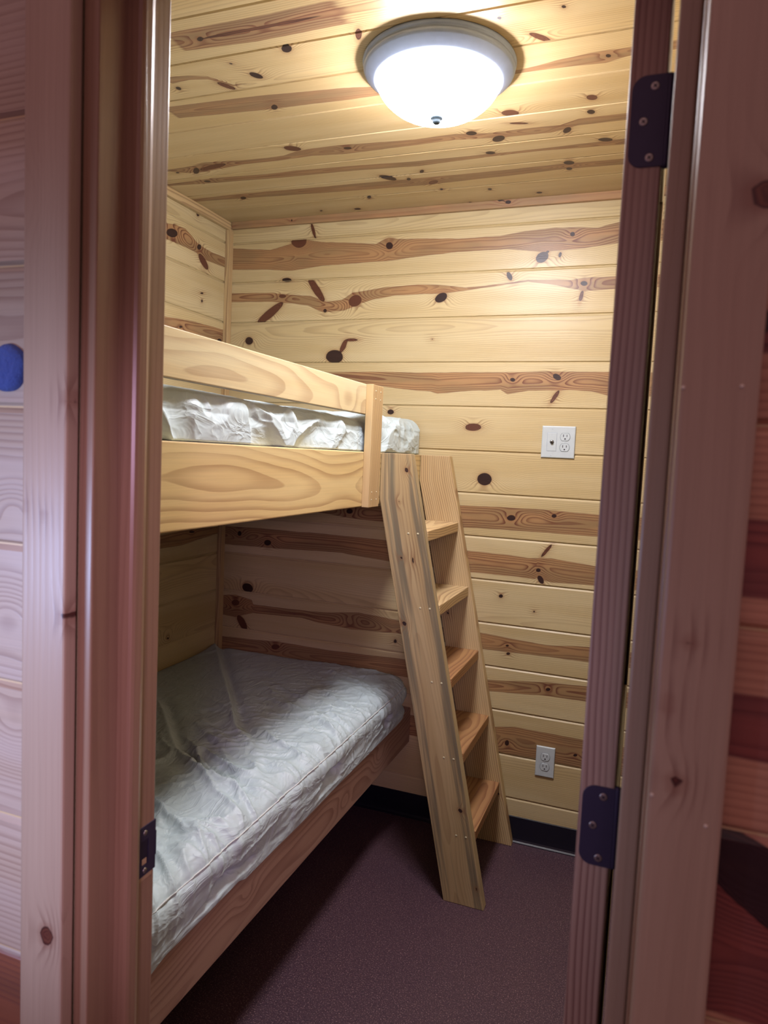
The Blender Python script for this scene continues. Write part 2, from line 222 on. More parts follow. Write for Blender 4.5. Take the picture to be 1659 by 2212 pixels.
def wood(name, sap=(.80, .635, .355), sap2=(.73, .55, .27), heart=(.52, .29, .13), line=(.20, .07, .04), spc=.0062,
         sapl=.36, heartl=.85, rough=.37, stain=None, spec=.5, fib=.10):
    t = NT(name)
    wc = t.attr('wc', True); ht = t.attr('ht'); rg = t.attr('rg'); kn = t.attr('kn'); kt = t.attr('kt'); tn = t.attr('tn')
    n1 = t.noise(t.vmul(wc, (1.2, 14, 1)), 1, 3, .55)
    n2 = t.noise(t.vmul(wc, (5, 420, 1)), 1, 2, .6)
    n3 = t.noise(t.vmul(wc, (4, 22, 1)), 1, 2, .5)
    n4 = t.noise(t.vmul(wc, (9, 40, 1.3)), 1, 3, .6)
    ph = t.ma('DIVIDE', t.ma('ADD', rg, t.ma('MULTIPLY', t.ma('SUBTRACT', n3, .5), .007)), spc)
    fr = t.ma('FRACT', ph)
    ln = t.ma('MULTIPLY', t.sst(.35, .93, fr), t.ma('SUBTRACT', 1., t.sst(.94, 1., fr)))
    h = t.sst(-.0012, .0012, t.ma('ADD', ht, t.ma('MULTIPLY', t.ma('SUBTRACT', n4, .5), .0075)))
    ls = t.ma('MULTIPLY', t.ma('ADD', sapl, t.ma('MULTIPLY', h, heartl - sapl)), t.ma('ADD', .35, t.ma('MULTIPLY', .65, t.sst(.25, .62, n1))))
    ls = t.ma('MINIMUM', 1., t.ma('ADD', ls, t.ma('MULTIPLY', .55, t.ma('SUBTRACT', 1., t.sst(.002, .035, kn)))))
    col = t.mix(t.sst(.3, .7, n1), sap, sap2)
    col = t.mix(h, col, t.mix(t.sst(.35, .65, n3), heart, tuple(k * m for k, m in zip(heart, (.78, .86, .9)))))
    edge = t.ma('SUBTRACT', 1., t.sst(0., .0028, t.ma('ABSOLUTE', t.ma('ADD', ht, t.ma('MULTIPLY', t.ma('SUBTRACT', n4, .5), .0075)))))
    if stain:
        sm = t.sst(.50, .66, t.noise(t.vmul(wc, (1.0, 24, 1.7)), 1, 3, .6))
        col = t.mix(t.ma('MULTIPLY', sm, stain[1]), col, stain[0])
    lc = t.mix(h, (sap2[0] * .55, sap2[1] * .42, sap2[2] * .42), line)
    col = t.mix(t.ma('MULTIPLY', ln, ls), col, lc)
    col = t.mix(t.ma('MULTIPLY', edge, .38), col, line)
    # fibres and board tone
    fb = t.ma('ADD', 1. - fib, t.ma('MULTIPLY', n2, 2 * fib))
    hs = t.n('ShaderNodeCombineColor'); 
    for i in range(3): t.put(hs.inputs[i], t.ma('MULTIPLY', fb, tn))
    col = t.mix(1., col, hs.outputs[0], 'MULTIPLY')
    # knots
    kd = t.ma('ADD', kn, t.ma('MULTIPLY', t.ma('SUBTRACT', n4, .5), .0055))
    halo = t.ma('MULTIPLY', t.ma('SUBTRACT', 1., t.sst(0., .010, kd)), .45)
    col = t.mix(halo, col, (heart[0] * .8, heart[1] * .7, heart[2] * .7))
    ins = t.ma('SUBTRACT', 1., t.sst(-.0006, .0008, kd))
    kring = t.ma('MULTIPLY', t.ma('ADD', t.ma('MULTIPLY', t.ma('SINE', t.ma('MULTIPLY', kd, 1700.)), t.sst(-.012, -.001, kd)), t.ma('MULTIPLY', n4, 2.)), .4)
    kc = t.mix(kt, t.mix(kring, (.018, .008, .010), (.065, .028, .024)), t.mix(kring, (.10, .032, .022), (.20, .075, .040)))
    col = t.mix(ins, col, kc)
    rim = t.ma('SUBTRACT', 1., t.sst(0., .0013, t.ma('ABSOLUTE', kd)))
    col = t.mix(t.ma('MULTIPLY', rim, .7), col, (.045, .014, .012))
    t.put(t.p.inputs['Base Color'], col)
    t.put(t.p.inputs['Roughness'], t.ma('ADD', rough - .04, t.ma('MULTIPLY', n1, .1)))
    t.p.inputs['Specular IOR Level'].default_value = spec
    t.bump(t.ma('ADD', t.ma('MULTIPLY', n2, .25), t.ma('MULTIPLY', ln, -.35)), .0005, .5)
    return t.m

def plain(name, col, rough=.5, metal=0., spec=.5):
    t = NT(name)
    g = t.n('ShaderNodeNewGeometry')
    n = t.noise(g.outputs['Position'], 60, 3)
    t.put(t.p.inputs['Base Color'], t.mix(n, tuple(c * .93 for c in col), tuple(min(1, c * 1.07) for c in col)))
    t.p.inputs['Roughness'].default_value = rough; t.p.inputs['Metallic'].default_value = metal
    t.p.inputs['Specular IOR Level'].default_value = spec
    return t.m

M_wall = wood('knotty_pine')
M_ceil = wood('knotty_pine_ceiling', sap=(.79, .59, .31), sap2=(.72, .51, .24), heart=(.48, .27, .13), heartl=.6)
M_rail = wood('broad_grained_pine', sap=(.86, .655, .32), sap2=(.80, .57, .25), heart=(.62, .36, .12), line=(.44, .24, .09), spc=.019, sapl=.65, heartl=.7, rough=.42)
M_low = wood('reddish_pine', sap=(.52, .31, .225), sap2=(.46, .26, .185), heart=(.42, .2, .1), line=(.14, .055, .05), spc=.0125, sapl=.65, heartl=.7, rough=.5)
M_lad = wood('grey_stained_pine', sap=(.64, .475, .255), sap2=(.54, .38, .19), heart=(.40, .22, .09), spc=.006, sapl=.32, stain=((.20, .175, .12), .85), rough=.5)
M_fir = wood('straight_grained_fir', sap=(.76, .55, .29), sap2=(.70, .48, .23), heart=(.45, .22, .10), line=(.34, .15, .07), spc=.0085, sapl=.85, rough=.5)
M_tread = wood('worn_reddish_fir', sap=(.58, .31, .13), sap2=(.50, .25, .11), heart=(.45, .22, .10), line=(.28, .09, .045), spc=.0075, sapl=.8, rough=.5)
M_edge = wood('striped_door_edge', sap=(.50, .33, .23), sap2=(.44, .28, .20), line=(.20, .085, .07), spc=.0068, sapl=.95, rough=.5)
M_trim = wood('varnished_trim', sap=(.38, .24, .145), sap2=(.33, .20, .115), heart=(.40, .2, .1), spc=.008, sapl=.22, rough=.3)
M_casing = wood('varnished_casing', sap=(.52, .40, .27), sap2=(.47, .35, .235), heart=(.36, .2, .12), spc=.010, sapl=.07, rough=.34)
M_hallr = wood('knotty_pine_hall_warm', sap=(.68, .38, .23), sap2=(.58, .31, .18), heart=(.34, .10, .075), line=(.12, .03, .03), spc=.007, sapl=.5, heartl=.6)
M_hall = wood('knotty_pine_hall', sap=(.60, .50, .38), sap2=(.56, .44, .30), heart=(.34, .13, .07), line=(.2, .08, .06), spc=.007, sapl=.55, heartl=.6)

def floor_mat():
    t = NT('speckled_floor')
    g = t.n('ShaderNodeNewGeometry'); P = g.outputs['Position']
    a = t.noise(P, 260, 3, .7); b = t.noise(P, 110, 3, .6); c = t.noise(P, 1.6, 3, .5)
    s = t.sst(.54, .66, a)
    col = t.mix(b, (.036, .018, .030), (.125, .066, .082))
    col = t.mix(t.ma('MULTIPLY', s, .8), col, (.42, .29, .27))
    col = t.mix(c, t.mix(1., col, (.8, .75, .95), 'MULTIPLY'), t.mix(1., col, (1.25, 1.1, 1.05), 'MULTIPLY'))
    t.put(t.p.inputs['Base Color'], col)
    t.p.inputs['Roughness'].default_value = .42
    t.bump(t.ma('ADD', a, b), .0012, .7)
    return t.m
M_floor = floor_mat()

def sheet_mat(name, col, fine=1.):
    t = NT(name)
    g = t.n('ShaderNodeNewGeometry'); P = g.outputs['Position']
    a = t.noise(t.vmul(P, (22, 9, 18)), 1, 3, .5, .8); b = t.noise(P, 900, 1)
    c = t.noise(P, 9, 3, .55, .5)
    rd = t.ma('POWER', t.ma('SUBTRACT', 1., t.ma('ABSOLUTE', t.ma('SUBTRACT', t.ma('MULTIPLY', a, 2.), 1.))), 3.)
    t.put(t.p.inputs['Base Color'], t.mix(c, tuple(k * .96 for k in col), col))
    t.p.inputs['Roughness'].default_value = .46
    t.p.inputs['Sheen Weight'].default_value = .15
    t.bump(t.ma('ADD', t.ma('MULTIPLY', rd, 1.), t.ma('MULTIPLY', b, .03)), .0040 * fine, .6)
    return t.m
M_sheet = sheet_mat('white_mattress_cover', (.665, .785, .795))
M_pipe = plain('cream_piping', (.76, .78, .73), .5)
M_white = plain('white_plastic', (.70, .76, .78), .35)
M_dark = plain('dark_slot', (.02, .015, .03), .6)
M_gap = plain('grey_gap', (.22, .27, .30), .6)
M_brass = plain('jack_metal', (.35, .33, .3), .3, 1.)
M_vinyl = plain('black_vinyl', (.010, .010, .022), .33)
M_bronze = plain('dark_bronze', (.050, .042, .080), .42, .35)
M_screw = plain('screw_steel', (.42, .38, .34), .35, .9)
M_nickel = plain('satin_nickel', (.38, .45, .60), .42, .15)
M_cap = plain('dark_metal_cap', (.024, .036, .044), .5)
M_fill = plain('pale_putty', (.72, .64, .42), .6)
M_fillw = plain('white_putty', (.80, .74, .58), .5)
M_hole = plain('raw_cut_wood', (.50, .34, .18), .8)

def glow():
    t = NT('lit_frosted_glass')
    t.p.inputs['Base Color'].default_value = (.9, .9, .88, 1); t.p.inputs['Roughness'].default_value = .3
    t.p.inputs['Emission Color'].default_value = LAMP_COL + (1,); t.p.inputs['Emission Strength'].default_value = LAMP_E
    return t.m
def felt():
    t = NT('blue_felt')
    g = t.n('ShaderNodeNewGeometry'); P = g.outputs['Position']
    a = t.noise(P, 260, 4, .7); b = t.noise(P, 70, 3)
    t.put(t.p.inputs['Base Color'], t.mix(b, (.05, .09, .34), (.09, .17, .50)))
    t.p.inputs['Roughness'].default_value = .95; t.p.inputs['Sheen Weight'].default_value = .1
    t.bump(a, .003, 1.); return t.m
LAMP_COL = (1.0, .975, 1.05); LAMP_E = 88.
M_glow = glow(); M_felt = felt()

def tag(o, label=None, cat=None, group=None, kind=None):
    if label: o['label'] = label
    if cat: o['category'] = cat
    if group: o['group'] = group
    if kind: o['kind'] = kind
    return o
def empty(name, loc, label, cat, group=None):
    o = bpy.data.objects.new(name, None); C.objects.link(o); o.location = loc; o.empty_display_size = .05
    bpy.context.view_layer.update(); return tag(o, label, cat, group)
def S(o, label=None): return tag(o, label, None, None, 'structure')

# ------------------------------------------------------------------ room shell
H = 2.445; XR = 1.85; YF = -1.90
seamz = [.0, .172, .342, .514, .682, .851, 1.019, 1.185, 1.352, 1.514, 1.683, 1.852, 2.024, 2.193, 2.360, H + .001]
tb = [.98, .99, .97, 1.0, .95, .98, 1.0, .96, 1.0, 1.0, 1.0, .98, 1.02, 1.0, .98]
a = Acc(); a.box((-.12, .0055, -.1), (XR + .12, .12, H + .1))
panel(a, 0., XR, seamz, (0., 1.72), lambda u, v, w: (u, -w, v), HEART['back'], KNOTS['back'], seed=1, tones=tb)
S(a.build('wall_back', M_wall), 'knotty pine board wall facing the doorway')
a = Acc(); a.box((-.12, YF - .1, -.1), (-.0055, .0055, H + .1))
panel(a, YF, 0., seamz, (-.6, 0.), lambda u, v, w: (w, u, v), HEART['left'], KNOTS['left'], seed=2, tones=[.95, 1., .97, 1.02])
S(a.build('wall_left', M_wall), 'knotty pine board wall along the far side of the bunks')
a = Acc(); a.box((XR + .0055, YF, -.1), (XR + .12, .12, H + .1))
panel(a, YF, 0., seamz, (5, 6), lambda u, v, w: (XR - w, u, v), seed=3)
S(a.build('wall_right', M_wall), 'knotty pine board wall behind the open door')
seamy = [-1.98, -1.93, -1.77, -1.61, -1.45, -1.29, -1.13, -.976, -.806, -.646, -.48, -.322, -.166, .004]
a = Acc(); a.box((-.12, YF - .1, H + .0055), (XR + .12, .12, H + .12))
panel(a, 0., XR, [s for s in seamy if s > -1.95], (0., 1.75), lambda u, v, w: (u, v, H - w), HEART['ceiling'], KNOTS['ceiling'], seed=4, bev=.0045, bev2=.0035, dv=.0036, du=.004,
      tones=[.98, .96, .98, 1., .96, .98, 1., .98, 1., .95, .93, .9])
S(a.build('ceiling', M_ceil), 'knotty pine board ceiling')
a = Acc()
a.box((-.6, -4.6, -.08), (3.2, .12, 0.))
S(a.build('floor', M_floor), 'dark speckled brown floor')
# front wall with the doorway
XL, XD = 1.155, 1.767     # jamb faces
HD = 2.05
hz = [.0, .25, .43, .63, .805, .989, 1.168, 1.347, 1.520, 1.692, 1.868, 2.045, 2.22, 2.40, 2.60]
a = Acc()
a.box((-.6, -2.019, 0), (1.133, YF + .006, 2.6), mi=1); a.box((1.809, -2.019, 0), (3.2, YF + .006, 2.6), mi=1)
a.box((1.133, -2.019, HD + .03), (1.809, YF + .006, 2.6), mi=1)
hk = [(1.846, 1.605, .010, .012, 0., 0), (1.025, 1.40, .02, .012, .4, 2), (1.02, 1.26, .03, .02, 0, 2), (1.03, 1.10, .025, .02, 0, 2), (1.9, 1.12, .08, .03, -.55, 0), (1.88, 1.00, .05, .02, 0, 2)]  # knot marks, plus one large dark wedge on the right-hand boards
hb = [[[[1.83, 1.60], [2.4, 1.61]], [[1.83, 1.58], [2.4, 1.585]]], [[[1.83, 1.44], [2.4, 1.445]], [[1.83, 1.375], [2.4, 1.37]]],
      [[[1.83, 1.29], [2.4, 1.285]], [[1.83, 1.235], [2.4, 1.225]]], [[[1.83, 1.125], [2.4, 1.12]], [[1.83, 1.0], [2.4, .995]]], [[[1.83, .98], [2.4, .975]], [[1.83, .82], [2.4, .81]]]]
panel(a, -.5, 1.11, hz, (.98, 1.11), lambda u, v, w: (u, -2.024 - w, v), [[[[-.4, .80], [1.2, .80]], [[-.4, .64], [1.2, .64]]]], hk, seed=11, bev=.005, dep=.006)
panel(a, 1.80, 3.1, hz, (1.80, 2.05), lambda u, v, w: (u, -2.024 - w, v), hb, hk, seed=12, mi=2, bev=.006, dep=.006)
panel(a, 1.11, 1.80, [2.10, 2.22, 2.40, 2.6], (5, 6), lambda u, v, w: (u, -2.024 - w, v), seed=13)
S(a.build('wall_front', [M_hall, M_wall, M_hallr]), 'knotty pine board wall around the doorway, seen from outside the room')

def post(x0, x1, y0, y1, z0, z1, name, mat, seed, pith=(.03, -.06), knots=(), parent=None, face='-y', r=.002, heart=-1., tone=1., wander=.01, dv=.006):
    """vertical board: u up; v across; w = depth away from the shown face"""
    a = Acc()
    if face == '-y':
        wbox(a, z1 - z0, x1 - x0, y1 - y0, lambda u, v, w: (x0 + v, y0 + w, z0 + u), pith, heart, knots, seed, tone, r, wander=wander, dv=dv)
    else:
        wbox(a, z1 - z0, y1 - y0, x1 - x0, lambda u, v, w: (x1 - w, y0 + v, z0 + u), pith, heart, knots, seed, tone, r, wander=wander, dv=dv)
    if face != '-y':
        a.q[:] = [q for q in a.q]
    return a.build(name, mat, parent)

# jambs (with stop), casings, head
S(post(1.133, XL, -2.026, YF, 0, HD, 'trim_1', M_trim, 21, (-.02, -.1), face='+x', r=.0022, knots=[]), 'pine door jamb on the latch side')
a = Acc()
pr = [(1.154, -1.979), (1.170, -1.979), (1.1735, -1.9765), (1.175, -1.972), (1.175, -1.960), (1.1725, -1.955), (1.161, -1.9385), (1.1555, -1.9375)]
zz = np.linspace(0, HD, 60)
def prism(a, pr, zz, seed, flip=False, base=(0, 0)):
    pr = np.array(pr); P = np.zeros((len(zz), len(pr), 3)); P[..., 0] = pr[None, :, 0]; P[..., 1] = pr[None, :, 1]; P[..., 2] = zz[:, None]
    cum = np.concatenate([[0], np.cumsum(np.linalg.norm(np.diff(pr, axis=0), axis=1))])
    U = np.broadcast_to(zz[:, None], P.shape[:2]); V = np.broadcast_to(cum[None], P.shape[:2])
    rg = np.sqrt((V + .04) ** 2 + (.03 + .03 * fbm(U * 1.2, U * 0, seed)) ** 2)
    a.grid(P, dict(rg=rg, wx=U + seed, wy=V, wz=seed * 1.7), flip=flip)
prism(a, pr, zz, 31)
o = S(a.build('trim_2', M_trim), 'narrow door stop strip on the latch-side jamb')
S(post(1.787, 1.809, -2.026, YF, 0, HD, 'trim_3', M_trim, 22, (.3, -.02), r=.003), 'pine door jamb on the hinge side')
S(post(XD, 1.7868, -1.979, -1.938, 0, HD, 'trim_10', M_casing, 34, (.3, -.02), r=.0025, tone=.9), 'door stop strip on the hinge-side jamb')
ck = [(1.53, .066, .005, .004, .3, 1), (1.27, .066, .005, .005, 0, 1), (1.40, .006, .0025, .002, 0, 1), (1.39, .035, .002, .002, 0, 1), (.865, .045, .012, .010, .2, 1), (1.76, .02, .02, .01, 0, 2)]
S(post(1.065, 1.133, -2.046, -2.026, 0, HD + .09, 'trim_4', M_casing, 23, (.2, -.02), knots=[(k[0], k[1], k[2], k[3], k[4], k[5]) for k in ck], r=.003, wander=.02), 'flat casing board left of the doorway')
rk = [(1.70, .055, .011, .014, .2, 1), (1.278, .010, .003, .002, 0, 1), (1.335, .024, .003, .0025, .5, 1), (1.21, .022, .006, .006, 0, 1)]
S(post(1.7895, 1.850, -2.046, -2.026, 0, HD + .09, 'trim_5', M_casing, 24, (.1, -.04), knots=rk, r=.0035, wander=.02, tone=.96), 'flat casing board right of the doorway')
a = Acc(); wbox(a, .632, .03, .126, lambda u, v, w: (XL + u, -2.026 + w, HD + v), seed=25)
wbox(a, .785, .09, .02, lambda u, v, w: (1.065 + u, -2.046 + w, HD + .03 + v), seed=26)
S(a.build('trim_6', M_casing), 'head jamb and head casing over the doorway')
# nail dots on the casings
def dots(parent, pts, rad, mat, name, axis='y'):
    for (x, y, z) in pts:
        a = Acc(); lathe(a, [(rad, -.002), (rad, .0003), (rad * .7, .0009), (0, .0011)], (x, y, z), 12, axis)
        a.build(name, mat, parent, True)
tr = bpy.data.objects['trim_5']
dots(tr, [(1.7925, -2.046, 1.548), (1.8365, -2.046, 1.5495), (1.793, -2.046, 1.196), (1.8375, -2.046, 1.178)], .0017, M_fillw, 'nail_filler')
dots(bpy.data.objects['trim_1'], [], .001, M_fillw, 'nail_filler')

# ceiling trim and corner strip
a = Acc(); wbox(a, XR - .02, .028, .016, lambda u, v, w: (u + .02, -.016 + w, H - .028 + v), (.0, -.03), knots=[(.29, .016, .004, .004, 0, 0), (1.19, .018, .010, .006, 0, 0), (1.16, .026, .01, .004, 0, 0), (.0, .01, .003, .002, 0, 0)], heart=.02, seed=27, r=.001)
S(a.build('trim_7', wood('reddish_trim', heart=(.56, .31, .15), line=(.3, .12, .07), spc=.009, heartl=.4)), 'narrow reddish pine strip between back wall and ceiling')
a = Acc(); wbox(a, 1.88, .034, .018, lambda u, v, w: (.018 - w, -1.88 + u, H - .034 + v), (.0, -.03), seed=28, r=.001)
S(a.build('trim_8', M_fir), 'narrow pine strip between left wall and ceiling')
a = Acc(); wbox(a, H - .034, .021, .030, lambda u, v, w: (v, -.030 + w, u), (.0, -.03), seed=29, r=.001)
S(a.build('trim_9', M_fir), 'upright square pine strip in the far left corner')
# baseboard
def cove(a, p0, p1, n):
    p0 = np.array(p0); p1 = np.array(p1); n = np.array(n)
    pr = [(0, 0), (.013, 0), (.0125, .003), (.007, .007), (.004, .014), (.0032, .03), (.003, .0995), (.001, .102), (0, .102)]
    P = np.zeros((2, len(pr), 3))
    for i, p in enumerate((p0, p1)):
        for j, (d, z) in enumerate(pr): P[i, j] = (*(p + n * d), z)
    a.grid(P)
a = Acc(); cove(a, (XR, -.0), (.0, -.0), (0, -1)); S(a.build('baseboard_back', M_vinyl, smooth=False), 'black vinyl cove baseboard along the back wall')
a = Acc(); cove(a, (0., 0.), (0., YF), (1, 0)); S(a.build('baseboard_left', M_vinyl), 'black vinyl cove baseboard along the left wall')
a = Acc(); cove(a, (XR, YF), (XR, 0.), (-1, 0)); S(a.build('baseboard_right', M_vinyl), 'black vinyl cove baseboard along the right wall')

# ------------------------------------------------------------------ door, opened inward against the right side
DX0, DX1, DY0, DY1 = 1.7235, 1.7600, -1.900, -1.290
def door():
    root = bpy.data.objects.new('door_1', None); C.objects.link(root); root.location = (1.765, -1.9, 0); bpy.context.view_layer.update()
    S(root, 'plank door swung open into the room, its hinge edge facing out')
    a = Acc()
    wbox(a, 2.03, DX1 - DX0, .11, lambda u, v, w: (DX0 + v, DY0 + w, .008 + u), (-.12, .02), seed=41, r=.0022, dv=.003, wander=.006)
    a.build('door_stile', M_edge, root)
    a = Acc(); wbox(a, 2.03, DX1 - DX0, .11, lambda u, v, w: (DX0 + v, DY1 - .11 + w, .008 + u), (-.12, .02), seed=43, r=.0022)
    a.build('door_stile', M_edge, root)
    for i, (z0, z1) in enumerate(((.008, .25), (.95, 1.10), (1.92, 2.038))):
        a = Acc(); wbox(a, DY1 - DY0 - .22, z1 - z0, DX1 - DX0, lambda u, v, w: (DX0 + w, DY0 + .11 + u, z0 + v), seed=44 + i); a.build('door_rail', M_trim, root)
    for i, (z0, z1) in enumerate(((.25, .95), (1.10, 1.92))):
        a = Acc(); wbox(a, z1 - z0, DY1 - DY0 - .22, .016, lambda u, v, w: (DX0 + .010 + w, DY0 + .11 + v, z0 + u), seed=48 + i); a.build('door_panel', M_trim, root)
    # hinges: leaf let into the hinge edge, knuckle at the room-side corner
    for zc in (1.831, 1.085, .30):
        w, h, r, t = .0345, .0905, .014, .0012
        x1 = DX1 + .0015; x0 = x1 - w; yf = DY0 - t
        ang = np.linspace(math.pi / 2, math.pi, 9)
        out = [(x1, zc + h / 2)] + [(x0 + r + r * math.cos(t_), zc + h / 2 - r + r * math.sin(t_)) for t_ in ang]
        out += [(x0 + r + r * math.cos(-t_), zc - h / 2 + r + r * math.sin(-t_)) for t_ in ang[::-1]] + [(x1, zc - h / 2)]
        O = np.array(out); cx, cz = x0 + w * .6, zc
        P = np.zeros((len(O), 4, 3))
        P[:, 0] = np.stack([O[:, 0], O[:, 0] * 0 + DY0 + .001, O[:, 1]], 1)
        P[:, 1] = np.stack([O[:, 0], O[:, 0] * 0 + yf + .0003, O[:, 1]], 1)
        P[:, 2] = np.stack([cx + (O[:, 0] - cx) * .985, O[:, 0] * 0 + yf, cz + (O[:, 1] - cz) * .993], 1)
        a = Acc()
        # front as strips between mirrored outline points
        n = len(O) // 2
        a.grid(P[:, :3])
        F = np.zeros((n, 2, 3)); F[:, 0] = P[:n, 2]; F[:, 1] = P[::-1][:n, 2]
        a.grid(F)
        hg = a.build('hinge', M_bronze, root)
        a = Acc(); lathe(a, [(0, -.047), (.004, -.0455), (.0045, -.043), (.0045, .043), (.004, .0455), (0, .047)], (DX1 + .0032, DY0 + .0035, zc), 20, 'z'); a.build('hinge_pin', M_bronze, hg, True)
        for sx, sz in (((-.0125), .034), (-.0215, 0.), (-.0135, -.036)):
            a = Acc(); c = (x1 + sx, yf, zc + sz)
            lathe(a, [(.0043, -.0002), (.0042, .0003), (.0034, .0005), (0, .0005)], c, 20, 'y')
            a2 = Acc()
            for th in (.7, .7 + math.pi / 2):
                dx, dz = math.cos(th), math.sin(th); L_, W_ = .0024, .0005
                q = [(c[0] + dx * L_ * i - dz * W_ * j, yf - .00075, c[2] + dz * L_ * i + dx * W_ * j) for i, j in ((-1, -1), (1, -1), (1, 1), (-1, 1))]
                a.raw(q, [(0, 1, 2, 3)], mi=1)
            a.build('hinge_screw', [M_screw, M_dark], hg, True)
    return root
door()

# strike plate on latch jamb
root = empty('strike_plate', (XL, -1.92, .921), 'dark metal latch strike plate let into the left door jamb', 'strike plate')
a = Acc()
y0, y1, z0, z1 = -1.938, -1.899, .886, .957
hy0, hy1, hz0, hz1 = -1.929, -1.914, .901, .937
x = XL + .0012
ys = [y0, hy0, hy1, y1]; zs = [z0, hz0, hz1, z1]
for i in range(3):
    for j in range(3):
        if i == 1 and j == 1: continue
        a.box((XL - .002, ys[i], zs[j]), (x, ys[i + 1], zs[j + 1]))
a.box((XL - .006, y1 - .0008, .905), (x + .0004, y1 + .0012, .94))
pl = a.build('plate', M_bronze, root)
a = Acc(); a.box((XL - .001, hy0, hz0), (XL + .0001, hy1, hz1)); a.build('latch_hole', M_dark, root)
a = Acc(); a.box((XL - .001, hy0 + .003, hz0 + .001), (XL + .0006, hy1 - .003, hz0 + .009)); a.build('bored_wood', M_hole, root)
for zc in (.893, .947):
    a = Acc(); lathe(a, [(.0038, 0), (.0036, .0006), (0, .0008)], (x, -1.921, zc), 16, 'x'); a.build('screw', M_screw, root, True)
a = Acc(); a.box((XL - .0005, -1.936, .8795), (XL + .0004, -1.905, .8855)); a.build('raw_edge', M_hole, root)

# ------------------------------------------------------------------ bunks
XB = .927; TB = .038
root = empty('upper_bunk_frame', (.46, -.95, 1.316), 'golden pine upper bunk frame with wide side board, guard rail and short post', 'bunk frame')
a = Acc(); wbox(a, 1.896, .173, TB, lambda u, v, w: (XB - w, -.002 - u, 1.316 + v), (.085, -.055), seed=1063, u_off=.0, r=.003, wander=.05, dv=.005)
a.q = a.q; a.build('side_rail', M_rail, root)
a = Acc(); wbox(a, 1.355, .093, .02, lambda u, v, w: (XB - w, -.541 - u, 1.606 + v), (.02, -.06), seed=66, r=.002, wander=.05, knots=[(.22, .03, .03, .02, 0, 2)])
o = a.build('guard_rail', wood('pale_worn_pine', sap=(.84, .72, .45), sap2=(.80, .62, .34), heart=(.6, .38, .15), line=(.42, .22, .08), spc=.022, sapl=.5, rough=.34), root)
o['label'] = 'pale worn guard board'
a = Acc(); wbox(a, .385, .091, .023, lambda u, v, w: (XB + .023 - w, -.629 + v, 1.314 + u), (-.2, .01), seed=67, r=.0015, dv=.004)
pst = a.build('guard_post', M_fir, root)
dots(pst, [(XB + .023, -.629 + .091 * f, z) for z in (1.338, 1.362, 1.655, 1.68) for f in (.28, .74)], .0026, M_fill, 'screw_plug', 'x')
a = Acc(); a.box((.002, YF + .002, 1.43), (XB - TB, -.002, 1.448)); a.build('platform', M_fir, root)
a = Acc(); wbox(a, 1.88, .10, .03, lambda u, v, w: (.002 + w, -.01 - u, 1.33 + v), seed=68); a.build('wall_ledger', M_fir, root)

root = empty('lower_bunk_frame', (.46, -.95, .317), 'reddish pine lower bunk frame holding a mattress above the dark open floor', 'bunk frame')
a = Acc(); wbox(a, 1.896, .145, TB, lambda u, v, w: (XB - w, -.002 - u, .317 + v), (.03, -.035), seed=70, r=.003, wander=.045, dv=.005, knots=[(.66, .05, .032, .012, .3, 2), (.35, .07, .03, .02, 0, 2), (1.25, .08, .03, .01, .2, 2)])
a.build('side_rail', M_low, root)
a = Acc(); a.box((.002, YF + .002, .42), (XB - TB, -.002, .438)); a.build('platform', M_fir, root)
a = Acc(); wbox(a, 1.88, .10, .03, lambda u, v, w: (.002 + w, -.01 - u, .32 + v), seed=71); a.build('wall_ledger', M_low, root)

# ------------------------------------------------------------------ mattresses
def poly_d(X, Y, pts):
    d = np.full(X.shape, 9.); sd = np.zeros(X.shape)
    for (ax, ay), (bx, by) in zip(pts[:-1], pts[1:]):
        L2 = (bx - ax) ** 2 + (by - ay) ** 2
        t = np.clip(((X - ax) * (bx - ax) + (Y - ay) * (by - ay)) / L2, 0, 1)
        e = np.hypot(X - ax - t * (bx - ax), Y - ay - t * (by - ay))
        s = np.sign((X - ax) * (by - ay) - (Y - ay) * (bx - ax))
        w = e < d; d[w] = e[w]; sd[w] = s[w]
    return d, sd
R1P = [(-.011, -.013), (.255, -.36), (.506, -.678), (.612, -.824), (.663, -.858), (.775, -.95)]
R2P = [(.2, -.687), (.362, -.845), (.493, -.983), (.57, -1.052), (.608, -1.06), (.709, -1.128), (.822, -1.168), (.903, -1.167)]

